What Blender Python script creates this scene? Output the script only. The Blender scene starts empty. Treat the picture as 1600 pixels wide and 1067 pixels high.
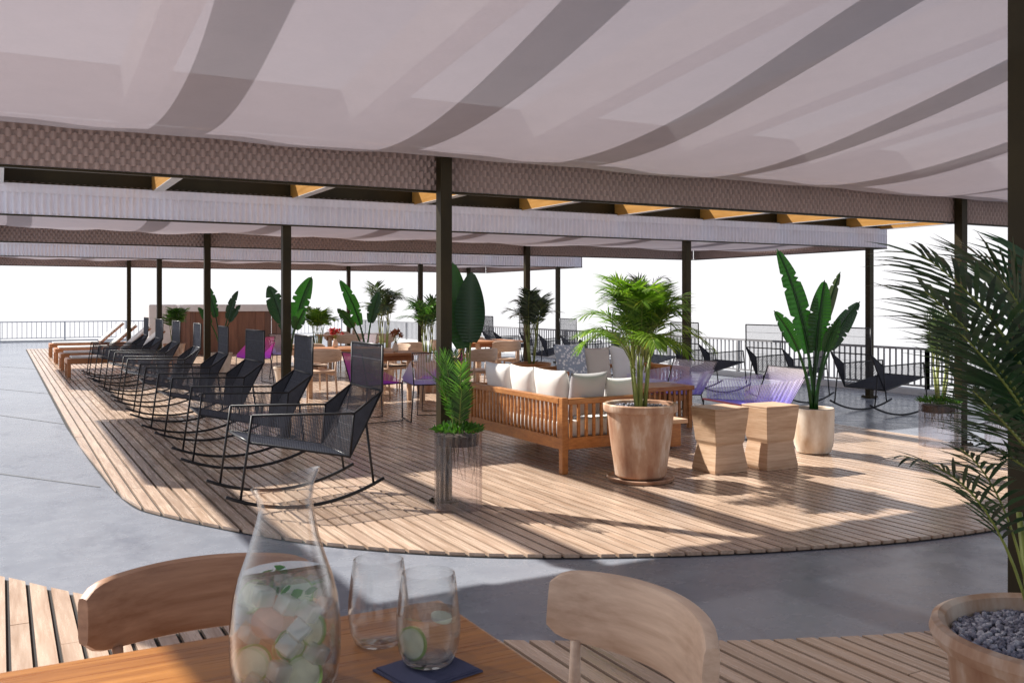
import bpy, bmesh, math, random
from mathutils import Vector, Matrix, Quaternion
R = math.radians
sc = bpy.context.scene
C = sc.collection
random.seed(7)

# ------------------------------------------------------------------ camera, world, sun
cd = bpy.data.cameras.new('camera'); cam = bpy.data.objects.new('camera', cd); C.objects.link(cam)
cam.location = (0, 0, 1.5); cam.rotation_euler = (R(90), 0, -math.asin(.478))
cd.sensor_width = 36; cd.lens = 36*1470/1600; cd.shift_y = -63.5/1600
cd.clip_start = .05; cd.clip_end = 2000
cd.dof.use_dof = True; cd.dof.focus_distance = 8.0; cd.dof.aperture_fstop = 16.0
sc.camera = cam
SUNV = Vector((-.54, .88, 1.0)).normalized()
EL = math.asin(SUNV.z); AZ = math.atan2(SUNV.x, SUNV.y)
w = bpy.data.worlds.new('World'); sc.world = w; w.use_nodes = True
nt = w.node_tree; nt.nodes.clear()
sky = nt.nodes.new('ShaderNodeTexSky'); sky.sky_type = 'NISHITA'; sky.sun_disc = False
sky.sun_elevation = EL; sky.sun_rotation = AZ; sky.dust_density = 1.0; sky.air_density = 1.0; sky.ozone_density = 1.0
tc = nt.nodes.new('ShaderNodeTexCoord'); sp = nt.nodes.new('ShaderNodeSeparateXYZ'); cb = nt.nodes.new('ShaderNodeCombineXYZ')
ab = nt.nodes.new('ShaderNodeMath'); ab.operation = 'ABSOLUTE'
bg = nt.nodes.new('ShaderNodeBackground'); bg.inputs['Strength'].default_value = .072
out = nt.nodes.new('ShaderNodeOutputWorld')
L = nt.links.new
L(tc.outputs['Generated'], sp.inputs[0]); L(sp.outputs['X'], cb.inputs['X']); L(sp.outputs['Y'], cb.inputs['Y'])
ad = nt.nodes.new('ShaderNodeMath'); ad.operation = 'ADD'; ad.inputs[1].default_value = .10
L(sp.outputs['Z'], ab.inputs[0]); L(ab.outputs[0], ad.inputs[0]); L(ad.outputs[0], cb.inputs['Z']); L(cb.outputs[0], sky.inputs[0])
# bright white haze low in the sky
mr = nt.nodes.new('ShaderNodeMapRange'); mr.interpolation_type = 'SMOOTHSTEP'
mr.inputs[1].default_value = .03; mr.inputs[2].default_value = .42; mr.inputs[3].default_value = 1; mr.inputs[4].default_value = 0
L(ab.outputs[0], mr.inputs[0]); mxs = nt.nodes.new('ShaderNodeMix'); mxs.data_type = 'RGBA'; mxs.inputs[7].default_value = (8.2, 8.1, 8.3, 1)
L(mr.outputs[0], mxs.inputs[0]); hs_ = nt.nodes.new('ShaderNodeHueSaturation'); hs_.inputs['Saturation'].default_value = .65; L(sky.outputs[0], hs_.inputs['Color']); L(hs_.outputs[0], mxs.inputs[6])
L(mxs.outputs[2], bg.inputs['Color']); L(bg.outputs[0], out.inputs['Surface'])
sd = bpy.data.lights.new('sun', 'SUN'); sd.energy = 5.0; sd.angle = R(.9); sd.color = (1, .955, .885)
so = bpy.data.objects.new('sun', sd); C.objects.link(so); so.rotation_euler = SUNV.to_track_quat('Z', 'Y').to_euler()
sc.view_settings.view_transform = 'Standard'; sc.view_settings.look = 'None'
sc.view_settings.exposure = .88; sc.view_settings.gamma = 1
sc.render.engine = 'CYCLES'
sc.cycles.use_denoising = True
sc.cycles.max_bounces = 12; sc.cycles.transparent_max_bounces = 24; sc.cycles.transmission_bounces = 10
sc.cycles.caustics_reflective = False; sc.cycles.caustics_refractive = False
sc.cycles.sample_clamp_indirect = 6

# ------------------------------------------------------------------ materials
class NM:
    def __init__(s, name):
        s.m = bpy.data.materials.new(name); s.m.use_nodes = True; s.t = s.m.node_tree; s.t.nodes.clear()
        s.out = s.n('ShaderNodeOutputMaterial')
    def n(s, ty, **kw):
        nd = s.t.nodes.new(ty)
        for k, v in kw.items(): setattr(nd, k, v)
        return nd
    def l(s, a, b): s.t.links.new(a, b)
    def coord(s, scale=(1, 1, 1), kind='Object'):
        t = s.n('ShaderNodeTexCoord'); mp = s.n('ShaderNodeMapping'); mp.inputs['Scale'].default_value = scale
        s.l(t.outputs[kind], mp.inputs[0]); return mp.outputs[0]
    def noise(s, vec, scale, detail=4, rough=.55):
        x = s.n('ShaderNodeTexNoise'); x.inputs['Scale'].default_value = scale; x.inputs['Detail'].default_value = detail
        x.inputs['Roughness'].default_value = rough; s.l(vec, x.inputs['Vector']); return x.outputs['Fac']
    def ramp(s, fac, stops):
        r = s.n('ShaderNodeValToRGB'); e = r.color_ramp.elements
        while len(e) < len(stops): e.new(.5)
        for el, (p, c) in zip(e, stops): el.position = p; el.color = (*c, 1) if len(c) == 3 else c
        s.l(fac, r.inputs[0]); return r.outputs[0]
    def mix(s, f, a, b, blend='MIX'):
        x = s.n('ShaderNodeMix', data_type='RGBA', blend_type=blend)
        for sock, v in ((x.inputs[0], f), (x.inputs[6], a), (x.inputs[7], b)):
            if hasattr(v, 'is_linked'): s.l(v, sock)
            else: sock.default_value = v if not isinstance(v, tuple) else (*v, 1)[:4]
        return x.outputs[2]
    def math(s, op, a, b=0):
        x = s.n('ShaderNodeMath', operation=op)
        for sock, v in ((x.inputs[0], a), (x.inputs[1], b)):
            if hasattr(v, 'is_linked'): s.l(v, sock)
            else: sock.default_value = v
        return x.outputs[0]
    def bump(s, h, strength=.2, dist=.01):
        b = s.n('ShaderNodeBump'); b.inputs['Strength'].default_value = strength; b.inputs['Distance'].default_value = dist
        s.l(h, b.inputs['Height']); return b.outputs[0]
    def pbr(s, col, rough=.5, metal=0, normal=None, spec=.5):
        p = s.n('ShaderNodeBsdfPrincipled')
        for k, v in (('Base Color', col), ('Roughness', rough), ('Metallic', metal), ('Specular IOR Level', spec)):
            if hasattr(v, 'is_linked'): s.l(v, p.inputs[k])
            else: p.inputs[k].default_value = (*v, 1) if isinstance(v, tuple) else v
        if normal is not None: s.l(normal, p.inputs['Normal'])
        return p
    def end(s, sh): s.l(sh, s.out.inputs['Surface']); return s.m

def wood(name, dark, light, stretch=(1, 12, 12), scale=3, rough=.45, island=0, bump=.15):
    m = NM(name); v = m.coord(stretch)
    g = m.noise(v, scale, 6, .6); g2 = m.noise(v, scale*.35, 2)
    wv = m.math('ADD', m.math('MULTIPLY', g, .6), m.math('MULTIPLY', g2, .4))
    c = m.ramp(wv, [(.34, dark), (.66, light)])
    if island:
        ge = m.n('ShaderNodeNewGeometry')
        c = m.mix(1.0, c, m.ramp(ge.outputs['Random Per Island'], [(0, (1-island,)*3), (1, (1+island*.4, 1+island*.35, 1+island*.3))]), 'MULTIPLY')
    rg = m.ramp(g, [(.3, (rough-.08,)*3), (.7, (rough+.1,)*3)])
    return m.end(m.pbr(c, rg, 0, m.bump(g, bump, .004)).outputs[0])

def plain(name, col, rough=.5, metal=0, var=.15, scale=8, bump=0, spec=.5):
    m = NM(name); v = m.coord(); f = m.noise(v, scale, 5)
    c = m.ramp(f, [(.3, tuple(x*(1-var) for x in col)), (.7, tuple(min(1, x*(1+var)) for x in col))])
    nb = m.bump(f, bump, .01) if bump else None
    return m.end(m.pbr(c, rough, metal, nb, spec).outputs[0])

def cloth(name, col, trans=.5, transp=.0, tcol=None, weave=260, wb=.2):
    m = NM(name); v = m.coord()
    f = m.noise(v, 5, 3); c = m.ramp(f, [(.3, tuple(x*.94 for x in col)), (.7, col)])
    fw = m.noise(m.coord((1, 1, 1)), weave, 1); nb = m.bump(fw, wb, .002)
    d = m.n('ShaderNodeBsdfDiffuse'); m.l(c, d.inputs[0]); m.l(nb, d.inputs['Normal'])
    sh = d.outputs[0]
    if trans:
        t = m.n('ShaderNodeBsdfTranslucent'); tq = tcol or col; fb = m.noise(m.coord((1, 3, 1)), 42, 5, .7); m.l(m.ramp(fb, [(.3, tuple(x*.86 for x in tq)), (.7, tuple(x*1.12 for x in tq))]), t.inputs[0])
        x = m.n('ShaderNodeMixShader'); x.inputs[0].default_value = trans; m.l(sh, x.inputs[1]); m.l(t.outputs[0], x.inputs[2]); sh = x.outputs[0]
    if transp:
        t = m.n('ShaderNodeBsdfTransparent'); x = m.n('ShaderNodeMixShader'); x.inputs[0].default_value = transp
        m.l(sh, x.inputs[1]); m.l(t.outputs[0], x.inputs[2]); sh = x.outputs[0]
    return m.end(sh)

def leafmat(name, dark, light, trans=.35, rough=.4, tc=None):
    m = NM(name); ge = m.n('ShaderNodeNewGeometry'); f = ge.outputs['Random Per Island']
    nz = m.noise(m.coord(), 9, 2)
    f2 = m.math('ADD', m.math('MULTIPLY', f, .7), m.math('MULTIPLY', nz, .3))
    c = m.ramp(f2, [(.15, dark), (.80, light), (.90, tuple(x*f_ for x, f_ in zip(light, (2.0, 1.25, 1.1))))])
    p = m.pbr(c, rough)
    t = m.n('ShaderNodeBsdfTranslucent')
    lc = m.mix(1.0, c, tc or (1.3, 1.5, .6), 'MULTIPLY'); m.l(lc, t.inputs[0])
    x = m.n('ShaderNodeMixShader'); x.inputs[0].default_value = trans; m.l(p.outputs[0], x.inputs[1]); m.l(t.outputs[0], x.inputs[2])
    return m.end(x.outputs[0])

def clear(name, col=(1,1,1), ior=1.45, refr=.0, rough=0.0, edge=.62, rim=.95):
    m = NM(name); t = m.n('ShaderNodeBsdfTransparent')
    lw = m.n('ShaderNodeLayerWeight'); lw.inputs[0].default_value = .5
    fr = m.math('ADD', m.math('MULTIPLY', m.math('POWER', lw.outputs['Facing'], 3.0), rim), .035); gl = m.n('ShaderNodeBsdfGlossy'); gl.inputs['Roughness'].default_value = rough
    m.l(m.mix(m.math('POWER', lw.outputs['Facing'], 5.0), tuple(col), tuple(v*edge for v in (col[0], col[1]*.95, col[2]*.93))), t.inputs[0])
    sh = t.outputs[0]
    if refr:
        rf = m.n('ShaderNodeBsdfRefraction'); rf.inputs['IOR'].default_value = ior; rf.inputs['Roughness'].default_value = rough; rf.inputs[0].default_value = (*col, 1)
        x = m.n('ShaderNodeMixShader'); x.inputs[0].default_value = refr; m.l(sh, x.inputs[1]); m.l(rf.outputs[0], x.inputs[2]); sh = x.outputs[0]
    x = m.n('ShaderNodeMixShader'); m.l(fr, x.inputs[0]); m.l(sh, x.inputs[1]); m.l(gl.outputs[0], x.inputs[2])
    return m.end(x.outputs[0])
def glass(name, col=(1, 1, 1), ior=1.45, rough=0.0):
    m = NM(name); g = m.n('ShaderNodeBsdfGlass'); g.inputs['Color'].default_value = (*col, 1)
    g.inputs['IOR'].default_value = ior; g.inputs['Roughness'].default_value = rough
    return m.end(g.outputs[0])

M = {}
M['deck'] = wood('pale_deck_boards', (.36, .24, .165), (.61, .465, .36), (14, .9, 14), 2.2, .24, .14, .2)
M['deckgap'] = plain('deck_gap', (.012, .010, .010), .9)
# concrete paving: grey, faintly clouded, part polished
m = NM('grey_concrete'); v = m.coord()
a = m.noise(v, .55, 6, .6); b = m.noise(v, 5, 6, .65); fz = m.noise(v, 60, 3)
f = m.math('ADD', m.math('MULTIPLY', a, .55), m.math('ADD', m.math('MULTIPLY', b, .33), m.math('MULTIPLY', fz, .12)))
c = m.ramp(f, [(.33, (.180, .194, .230)), (.5, (.22, .235, .272)), (.68, (.262, .276, .31))])
st_ = m.noise(m.coord((1.3, .7, 1)), 1.7, 8, .72); c = m.mix(1.0, c, m.ramp(st_, [(.36, (.80, .80, .82)), (.47, (1, 1, 1))]), 'MULTIPLY'); sp_ = m.noise(v, 240, 2, .5); c = m.mix(1.0, c, m.ramp(sp_, [(.35, (.86,)*3), (.6, (1.06,)*3)]), 'MULTIPLY')
M['paving'] = m.end(m.pbr(c, m.ramp(b, [(.3, (.19,)*3), (.7, (.33,)*3)]), 0, m.bump(fz, .12, .004), .22).outputs[0])
M['shadow_line'] = plain('painted_shadow_line', (.13, .135, .15), .8)  # dark colour for the shadow lines drawn on the paving
M['white'] = plain('white_paint', (.78, .78, .77), .55, 0, .04)
M['bronze'] = plain('dark_bronze_metal', (.028, .020, .006), .5, .25, .3, 3, 0, .3)
M['rafter'] = wood('honey_rafter', (.38, .175, .03), (.52, .255, .05), (10, 1, 10), 3, .5)
M['greyrafter'] = wood('weathered_rafter', (.34, .31, .31), (.44, .41, .41), (10, 1, 10), 3, .6)
M['canopy'] = cloth('cream_canopy', (.78, .72, .755), .42, .07, (.20, .180, .208), 300, .35)
M['shaded_inside'] = cloth('valance_shade_brown', (.46, .36, .33), 0, 0, None, 200, .3)  # brown puts the backlit shade of the valance's inner side into its colour
M['valin'] = cloth('woven_valance', (.86, .845, .92), 0, 0, None, 200, .3)
M['black'] = plain('black_metal', (.014, .014, .017), .38, .3, .2)
M['cord'] = plain('charcoal_cord', (.045, .05, .07), .5, 0, .2, 20)
M['teak'] = wood('teak', (.30, .105, .028), (.54, .24, .075), (4, 4, 14), 4, .4, .18)
M['teaklong'] = wood('teak_lounger', (.36, .13, .045), (.52, .23, .09), (2, 14, 14), 4, .45, .15)
M['table'] = wood('honey_table_top', (.20, .062, .010), (.42, .175, .038), (1.0, 26, 16), 2.8, .3, 0, .15)
M['oak'] = wood('brown_chair_oak', (.46, .31, .215), (.70, .53, .40), (2, 14, 24), 2.2, .42, 0, .15)
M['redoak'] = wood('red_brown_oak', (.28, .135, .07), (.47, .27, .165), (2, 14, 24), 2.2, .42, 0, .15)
M['paleoak'] = wood('pale_stool_wood', (.40, .235, .135), (.66, .47, .32), (2.2, 2.2, 26), 2.0, .5, 0, .2)
M['cream'] = cloth('cream_cushion', (.80, .78, .75), 0, 0, None, 160, .3)
M['grey_cloth'] = cloth('grey_cushion', (.52, .50, .51), 0, 0, None, 160, .3)
m = NM('patterned_cushion'); v = m.coord(); vo = m.n('ShaderNodeTexVoronoi'); vo.inputs['Scale'].default_value = 26; m.l(v, vo.inputs['Vector'])
c = m.ramp(vo.outputs['Distance'], [(.3, (.80, .80, .80)), (.5, (.33, .38, .46))])
M['pattern'] = m.end(m.pbr(c, .9).outputs[0])
M['seatpad'] = cloth('beige_pad', (.62, .56, .49), 0)
# terracotta: pale lime bloom over clay
m = NM('terracotta'); v = m.coord((1, 1, .35)); f = m.noise(v, 5.5, 5, .6); f3 = m.noise(m.coord(), 40, 3)
c = m.ramp(f, [(.36, (.32, .155, .088)), (.52, (.46, .285, .185)), (.66, (.67, .55, .45))])
M['terra'] = m.end(m.pbr(c, .75, 0, m.bump(f3, .25, .006)).outputs[0])
m = NM('cream_clay'); f = m.noise(m.coord((1, 1, .5)), 6, 5); c = m.ramp(f, [(.34, (.52, .38, .26)), (.6, (.76, .68, .58))])
M['clay'] = m.end(m.pbr(c, .7, 0, m.bump(f, .2, .006)).outputs[0])
m = NM('violet_gravel'); ge = m.n('ShaderNodeNewGeometry')
c = m.ramp(ge.outputs['Random Per Island'], [(0, (.10, .095, .13)), (.5, (.24, .23, .29)), (1, (.50, .49, .54))])
M['gravel'] = m.end(m.pbr(c, .6).outputs[0])
M['soil'] = plain('dark_soil', (.05, .035, .028), .9, 0, .4, 30, .5)
M['palm'] = leafmat('palm_green', (.018, .055, .016), (.085, .20, .04), .35)
M['palmlight'] = leafmat('fresh_palm_green', (.05, .12, .015), (.22, .36, .05), .45)
M['palmgrey'] = leafmat('grey_palm_green', (.03, .05, .035), (.11, .15, .09), .3)
M['palmdark'] = leafmat('deep_palm_green', (.010, .034, .020), (.045, .105, .05), .22, .32)
M['banana'] = leafmat('broad_leaf_green', (.008, .045, .010), (.022, .105, .018), .38, .32)
M['bananadark'] = leafmat('dark_broad_leaf', (.006, .03, .012), (.014, .06, .02), .15, .3)
M['moss'] = leafmat('moss_green', (.02, .07, .01), (.07, .19, .02), .3, .6)
M['stem'] = plain('green_cane', (.22, .26, .06), .5, 0, .35, 12)
M['trunk'] = plain('brown_cane', (.17, .12, .05), .7, 0, .35, 14, .3)
M['glass'] = clear('clear_glass', (.99,.992,.99), 1.27, .0)
M['water'] = clear('water', (.985, 1, .995), 1.33, .30)
M['acrylic'] = clear('ribbed_glass', (.985, .975, .985), 1.2, .10, .03, .98, .45)
M['root'] = plain('pale_root', (.16, .12, .08), .8, 0, .4, 20)
M['navy'] = cloth('slate_napkin', (.10, .105, .17), 0, 0, None, 300, .4)
M['limeskin'] = plain('lime_skin', (.34, .50, .16), .4, 0, .2, 20)
M['limeflesh'] = plain('lime_flesh', (.80, .84, .66), .35, 0, .18, 30)
M['peach'] = plain('grapefruit_flesh', (.76, .46, .33), .35, 0, .2, 26)
M['mint'] = leafmat('mint', (.03, .12, .02), (.10, .30, .05), .4)
m = NM('ice'); m = NM('ice'); d = m.n('ShaderNodeBsdfDiffuse'); d.inputs[0].default_value = (.88,.92,.92,1); tr = m.n('ShaderNodeBsdfTranslucent'); tr.inputs[0].default_value = (.88,.92,.92,1); t0 = m.n('ShaderNodeBsdfTransparent'); gg = m.n('ShaderNodeBsdfGlossy'); gg.inputs[1].default_value = .05
x = m.n('ShaderNodeMixShader'); m.l(d.outputs[0], x.inputs[1]); m.l(tr.outputs[0], x.inputs[2]); x2 = m.n('ShaderNodeMixShader'); x2.inputs[0].default_value = .5; m.l(x.outputs[0], x2.inputs[1]); m.l(t0.outputs[0], x2.inputs[2]); x3 = m.n('ShaderNodeMixShader'); x3.inputs[0].default_value = .12; m.l(x2.outputs[0], x3.inputs[1]); m.l(gg.outputs[0], x3.inputs[2]); M['ice'] = m.end(x3.outputs[0])
# woven string seat shading from lilac to magenta along the chair
def strings(name, c0, c1, zlo, zhi):
    m = NM(name); t = m.n('ShaderNodeTexCoord'); s = m.n('ShaderNodeSeparateXYZ'); m.l(t.outputs['Object'], s.inputs[0])
    mr = m.n('ShaderNodeMapRange'); mr.inputs[1].default_value = zlo; mr.inputs[2].default_value = zhi; m.l(s.outputs['Z'], mr.inputs[0])
    c = m.ramp(mr.outputs[0], [(0, c0), (1, c1)])
    return m.end(m.pbr(c, .55).outputs[0])
M['lilac'] = strings('lilac_cord', (.27, .22, .80), (.80, .72, .74), .36, .72)
M['magenta'] = strings('magenta_cord', (.36, .04, .58), (.74, .10, .34), .45, .85)
M['rose'] = plain('rose_cord', (.62, .17, .20), .55)
M['rail'] = plain('grey_railing_paint', (.34, .34, .35), .5, .1, .1)
M['palerail'] = plain('pale_railing_paint', (.52, .54, .57), .5, 0, .06)
M['barwood'] = wood('bar_boards', (.12, .05, .03), (.24, .105, .06), (9, 9, 1), 2, .5, .3)
M['barpale'] = plain('bar_pale_slab', (.62, .60, .60), .6, 0, .05)

# ------------------------------------------------------------------ mesh builder
class MB:
    def __init__(s): s.v = []; s.f = []
    def add(s, vs, fs):
        o = len(s.v); s.v += [tuple(p) for p in vs]; s.f += [tuple(i+o for i in f) for f in fs]
    def box(s, x0, y0, z0, x1, y1, z1):
        s.add([(x0,y0,z0),(x1,y0,z0),(x1,y1,z0),(x0,y1,z0),(x0,y0,z1),(x1,y0,z1),(x1,y1,z1),(x0,y1,z1)],
              [(0,3,2,1),(4,5,6,7),(0,1,5,4),(1,2,6,5),(2,3,7,6),(3,0,4,7)])
    def bar(s, a, b, wx, wz, up=(0,0,1)):
        a = Vector(a); b = Vector(b); d = (b-a).normalized(); u = Vector(up)
        if abs(d.dot(u)) > .98: u = Vector((0,1,0))
        sx = d.cross(u).normalized()*wx/2; sz = sx.cross(d).normalized()*wz/2
        vs = [a-sx-sz, a+sx-sz, a+sx+sz, a-sx+sz, b-sx-sz, b+sx-sz, b+sx+sz, b-sx+sz]
        s.add(vs, [(0,3,2,1),(4,5,6,7),(0,1,5,4),(1,2,6,5),(2,3,7,6),(3,0,4,7)])
    def tube(s, pts, rad, n=8, caps=True):
        pts = [Vector(p) for p in pts]
        if not hasattr(rad, '__len__'): rad = [rad]*len(pts)
        rings = []; prev = None
        for i, p in enumerate(pts):
            d = (pts[min(i+1, len(pts)-1)]-pts[max(i-1, 0)]).normalized()
            if prev is None:
                u = Vector((0,0,1)) if abs(d.z) < .9 else Vector((1,0,0))
                x = d.cross(u).normalized()
            else: x = (prev - d*prev.dot(d)).normalized()
            prev = x; y = d.cross(x)
            rings.append([p+(x*math.cos(2*math.pi*k/n)+y*math.sin(2*math.pi*k/n))*rad[i] for k in range(n)])
        vs = [q for r in rings for q in r]; fs = []
        for i in range(len(pts)-1):
            for k in range(n):
                a = i*n+k; b = i*n+(k+1) % n; fs.append((a, b, b+n, a+n))
        if caps: fs += [tuple(range(n-1, -1, -1)), tuple(range((len(pts)-1)*n, len(pts)*n))]
        s.add(vs, fs)
    def lathe(s, prof, n=32, c=(0,0,0), rf=None, zf=None, closed=False):
        vs = []; fs = []
        for (r, z) in prof:
            for k in range(n):
                a = 2*math.pi*k/n; rr = r*(rf(a, z) if rf else 1); zz = z + (zf(a, r, z) if zf else 0)
                vs.append((c[0]+rr*math.cos(a), c[1]+rr*math.sin(a), c[2]+zz))
        q = len(prof)
        for i in range(q-1 if not closed else q):
            for k in range(n):
                a = i*n+k; b = i*n+(k+1) % n; j = ((i+1) % q)*n
                fs.append((a, b, j+(k+1) % n, j+k))
        if not closed:
            if prof[0][0] > 1e-5: fs.append(tuple(range(n-1, -1, -1)))
            if prof[-1][0] > 1e-5: fs.append(tuple(range((q-1)*n, q*n)))
        s.add(vs, fs)
    def grid(s, fn, nu, nv):
        vs = [fn(i/nu, j/nv) for j in range(nv+1) for i in range(nu+1)]
        s.add(vs, [(j*(nu+1)+i, j*(nu+1)+i+1, (j+1)*(nu+1)+i+1, (j+1)*(nu+1)+i) for j in range(nv) for i in range(nu)])
    def strands(s, a, b, c, d, pitch, r):
        """cords from edge ab to edge dc"""
        a, b, c, d = map(Vector, (a, b, c, d)); n = max(2, int(max((b-a).length, (c-d).length)/pitch))
        for i in range(n+1):
            t = i/n; p = a.lerp(b, t); q = d.lerp(c, t)
            if (p-q).length > .01: s.tube([p, q], r, 4, False)
    def build(s, name, mat, parent=None, smooth=False, bevel=0, loc=None, rz=0, segs=2, autosm=None):
        me = bpy.data.meshes.new(name); me.from_pydata(s.v, [], s.f)
        bm = bmesh.new(); bm.from_mesh(me)
        if bevel: 
            bmesh.ops.remove_doubles(bm, verts=bm.verts, dist=1e-5)
            es = [e for e in bm.edges if len(e.link_faces) == 2 and e.calc_face_angle(0) > .5]
            bmesh.ops.bevel(bm, geom=es, offset=bevel, segments=segs, profile=.5, affect='EDGES', clamp_overlap=True)
        if smooth is not None: 
            for f in bm.faces: f.smooth = bool(smooth)
        bm.to_mesh(me); bm.free()
        me.materials.append(M[mat] if isinstance(mat, str) else mat)
        if autosm: 
            try: me.set_sharp_from_angle(angle=R(autosm))
            except Exception: pass
        o = bpy.data.objects.new(name, me); C.objects.link(o)
        if parent: o.parent = parent
        if loc: o.location = loc
        if rz: o.rotation_euler.z = rz
        return o

def tag(o, label=None, cat=None, group=None, kind=None):
    if label: o['label'] = label
    if cat: o['category'] = cat
    if group: o['group'] = group
    if kind: o['kind'] = kind
    return o
def thing(name, label, cat, loc=(0,0,0), rz=0, group=None):
    o = bpy.data.objects.new(name, None); o.empty_display_size = .1; C.objects.link(o)
    o.location = loc; o.rotation_euler.z = rz
    return tag(o, label, cat, group)
KIDS = {}
def kids(o): return [c for c in bpy.data.objects if c.parent == o]
def dup(root, loc, rz, label, group=None):
    r = root.copy(); C.objects.link(r); r.location = loc; r.rotation_euler = (0, 0, rz); r['label'] = label
    if group: r['group'] = group
    for ch in kids(root):
        c = ch.copy(); C.objects.link(c); c.parent = r
        for g in kids(ch):
            d = g.copy(); C.objects.link(d); d.parent = c
    return r

# camera-frame helper for placing from measured distances (right, depth) -> world x, y
def W(X, Z): return (.878*X+.478*Z, -.478*X+.878*Z)
def P(px, Z, z=0.0):
    x, y = W((px-800)/1470*Z, Z); return (x, y, z)
def PZ(px, py, Z): 
    x, y = W((px-800)/1470*Z, Z); return Vector((x, y, 1.5-(py-470)/1470*Z))

# ------------------------------------------------------------------ setting: terrace, decks, painted shadow lines
b = MB(); b.box(-30, -5, -.40, 13.25, 39.2, -.025); tag(b.build('terrace_paving', 'paving'), kind='structure')
b = MB(); b.box(13.02, 9.9, -.0249, 13.24, 39.1, .075); b.box(-30, 38.95, -.0249, 13.0, 39.15, .05); tag(b.build('kerb', 'white'), kind='structure')
EDGE = [(.70,12.5),(.76,8.9),(.837,7.5),(.965,7.1),(1.34,6.36),(1.67,5.80),(2.185,5.25),(2.81,4.79),(3.7,4.38),(4.5,4.14),(5.19,3.99),(6.0,3.94),(7.0,4.08),(7.9,4.55),(8.6,5.5),(8.95,6.9)]
def chaikin(E, n=3):
    for _ in range(n):
        q = [E[0]]
        for (a, b), (c, d) in zip(E, E[1:]): q += [(a*.75+c*.25, b*.75+d*.25), (a*.25+c*.75, b*.25+d*.75)]
        E = q+[E[-1]]
    return E
FEDGE = [(-1.6,7.2),(-.5,6.6),(0,5.86),(.4,5.22),(.9,4.62),(1.4,4.1),(1.94,3.68),(2.77,3.21),(3.7,2.84),(4.7,2.6)]
EDGE = chaikin(EDGE); FEDGE = chaikin(FEDGE)
def interp(E, x):
    if x <= E[0][0]: return E[0][1]
    for (x0,y0),(x1,y1) in zip(E, E[1:]):
        if x <= x1: return y0+(y1-y0)*(x-x0)/(x1-x0)
    return E[-1][1]
def deck(name, x0, x1, lo, hi, seed):
    rnd = random.Random(seed); b = MB(); x = x0; pitch = .096; gap = .0195
    def board(xa, xb, ya0, ya1, yb0, yb1):
        z0 = -.02; dz = rnd.uniform(-.0012, .0012)
        b.add([(xa,ya0,z0),(xb,ya1,z0),(xb,yb1,z0),(xa,yb0,z0),(xa,ya0,dz),(xb,ya1,dz),(xb,yb1,dz),(xa,yb0,dz)],
              [(4,5,6,7),(0,1,5,4),(1,2,6,5),(2,3,7,6),(3,0,4,7)])
    while x < x1:
        xa, xb = x+gap/2, x+pitch-gap/2
        l0, l1, h0, h1 = lo(xa), lo(xb), hi(xa), hi(xb)
        y = max(l0, l1); cuts = []
        c = y+rnd.uniform(.3, 2.0)
        while c < min(h0, h1)-.3: cuts.append(c); c += rnd.choice([1.2, 1.6, 2.0, 2.4])*rnd.uniform(.9, 1.1)
        s0, s1 = l0, l1
        for c in cuts:
            board(xa, xb, s0, s1, c-.002, c-.002); s0 = s1 = c+.002
        board(xa, xb, s0, s1, h0, h1)
        x += pitch
    return tag(b.build(name, 'deck'), kind='structure')
deck('wooden_deck', .72, 8.94, lambda x: interp(EDGE, x), lambda x: 33.0, 3)
deck('front_wooden_deck', -1.6, 4.7, lambda x: -1.5, lambda x: interp(FEDGE, x), 5)
def under(name, E, yo, x0, x1, grow):
    xs = sorted(set([x0, x1]+[e[0] for e in E if x0 < e[0] < x1])); b = MB()
    pts = [(x, interp(E, x)+grow, -.0205) for x in xs]; q = [(x, yo, -.0205) for x in reversed(xs)]
    allp = pts+q; b.add(allp, [tuple(range(len(allp)))]); o = b.build(name, 'deckgap')
    return tag(o, kind='structure')
under('deck_underlay', EDGE, 33.0, .70, 8.97, -.018)
under('front_deck_underlay', FEDGE, -1.5, -1.6, 4.7, .018)
b = MB()
for (p, q) in (((-3.0, 13.9), (.72, 8.38)), ((-2.5, 19.3), (.71, 12.85)), ((-3, 24), (.70, 17.2)), ((-3, 31), (.70, 23.5))):
    d = (Vector(q)-Vector(p)).normalized(); n = Vector((-d.y, d.x))*.011
    b.add([(p[0]-n.x,p[1]-n.y,-.021),(q[0]-n.x,q[1]-n.y,-.021),(q[0]+n.x,q[1]+n.y,-.021),(p[0]+n.x,p[1]+n.y,-.021)], [(0,1,2,3)])
tag(b.build('painted_shadow_line', 'shadow_line'), kind='structure')  # thin dark strips stand in for soft shadow lines across the paving

# ------------------------------------------------------------------ pergolas
XL, XR = -.15, 12.25
COLX = [2.77, 8.36, 12.0]
RAFX = [-.02+1.437*k for k in range(9)]
SAG = .2
def valance(mb, p, q, ztop, zbot, nrm, rows, am, flat, lam=.062):
    nrm = Vector(nrm); p = Vector(p); q = Vector(q); Lg = (q-p).length; d = (q-p)/Lg
    per = 8; N = int(Lg/lam)*per
    hs = [ztop]+[ztop-.09-(ztop-.09-zbot)*k/(rows-1) for k in range(rows)]
    for r in range(rows):
        ph = math.pi*(r % 2) if not flat else 0; vs = []; a = am*.25 if flat and r == 0 else am
        for z in (hs[r], hs[r+1]-(.010 if not flat and r < rows-1 else 0)):
            for i in range(N+1):
                o = a*math.sin(i/per*2*math.pi+ph); pt = p+d*(Lg*i/N)+nrm*o; vs.append((pt.x, pt.y, z))
        mb.add(vs, [(i, i+1, N+2+i, N+1+i) for i in range(N)])
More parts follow.
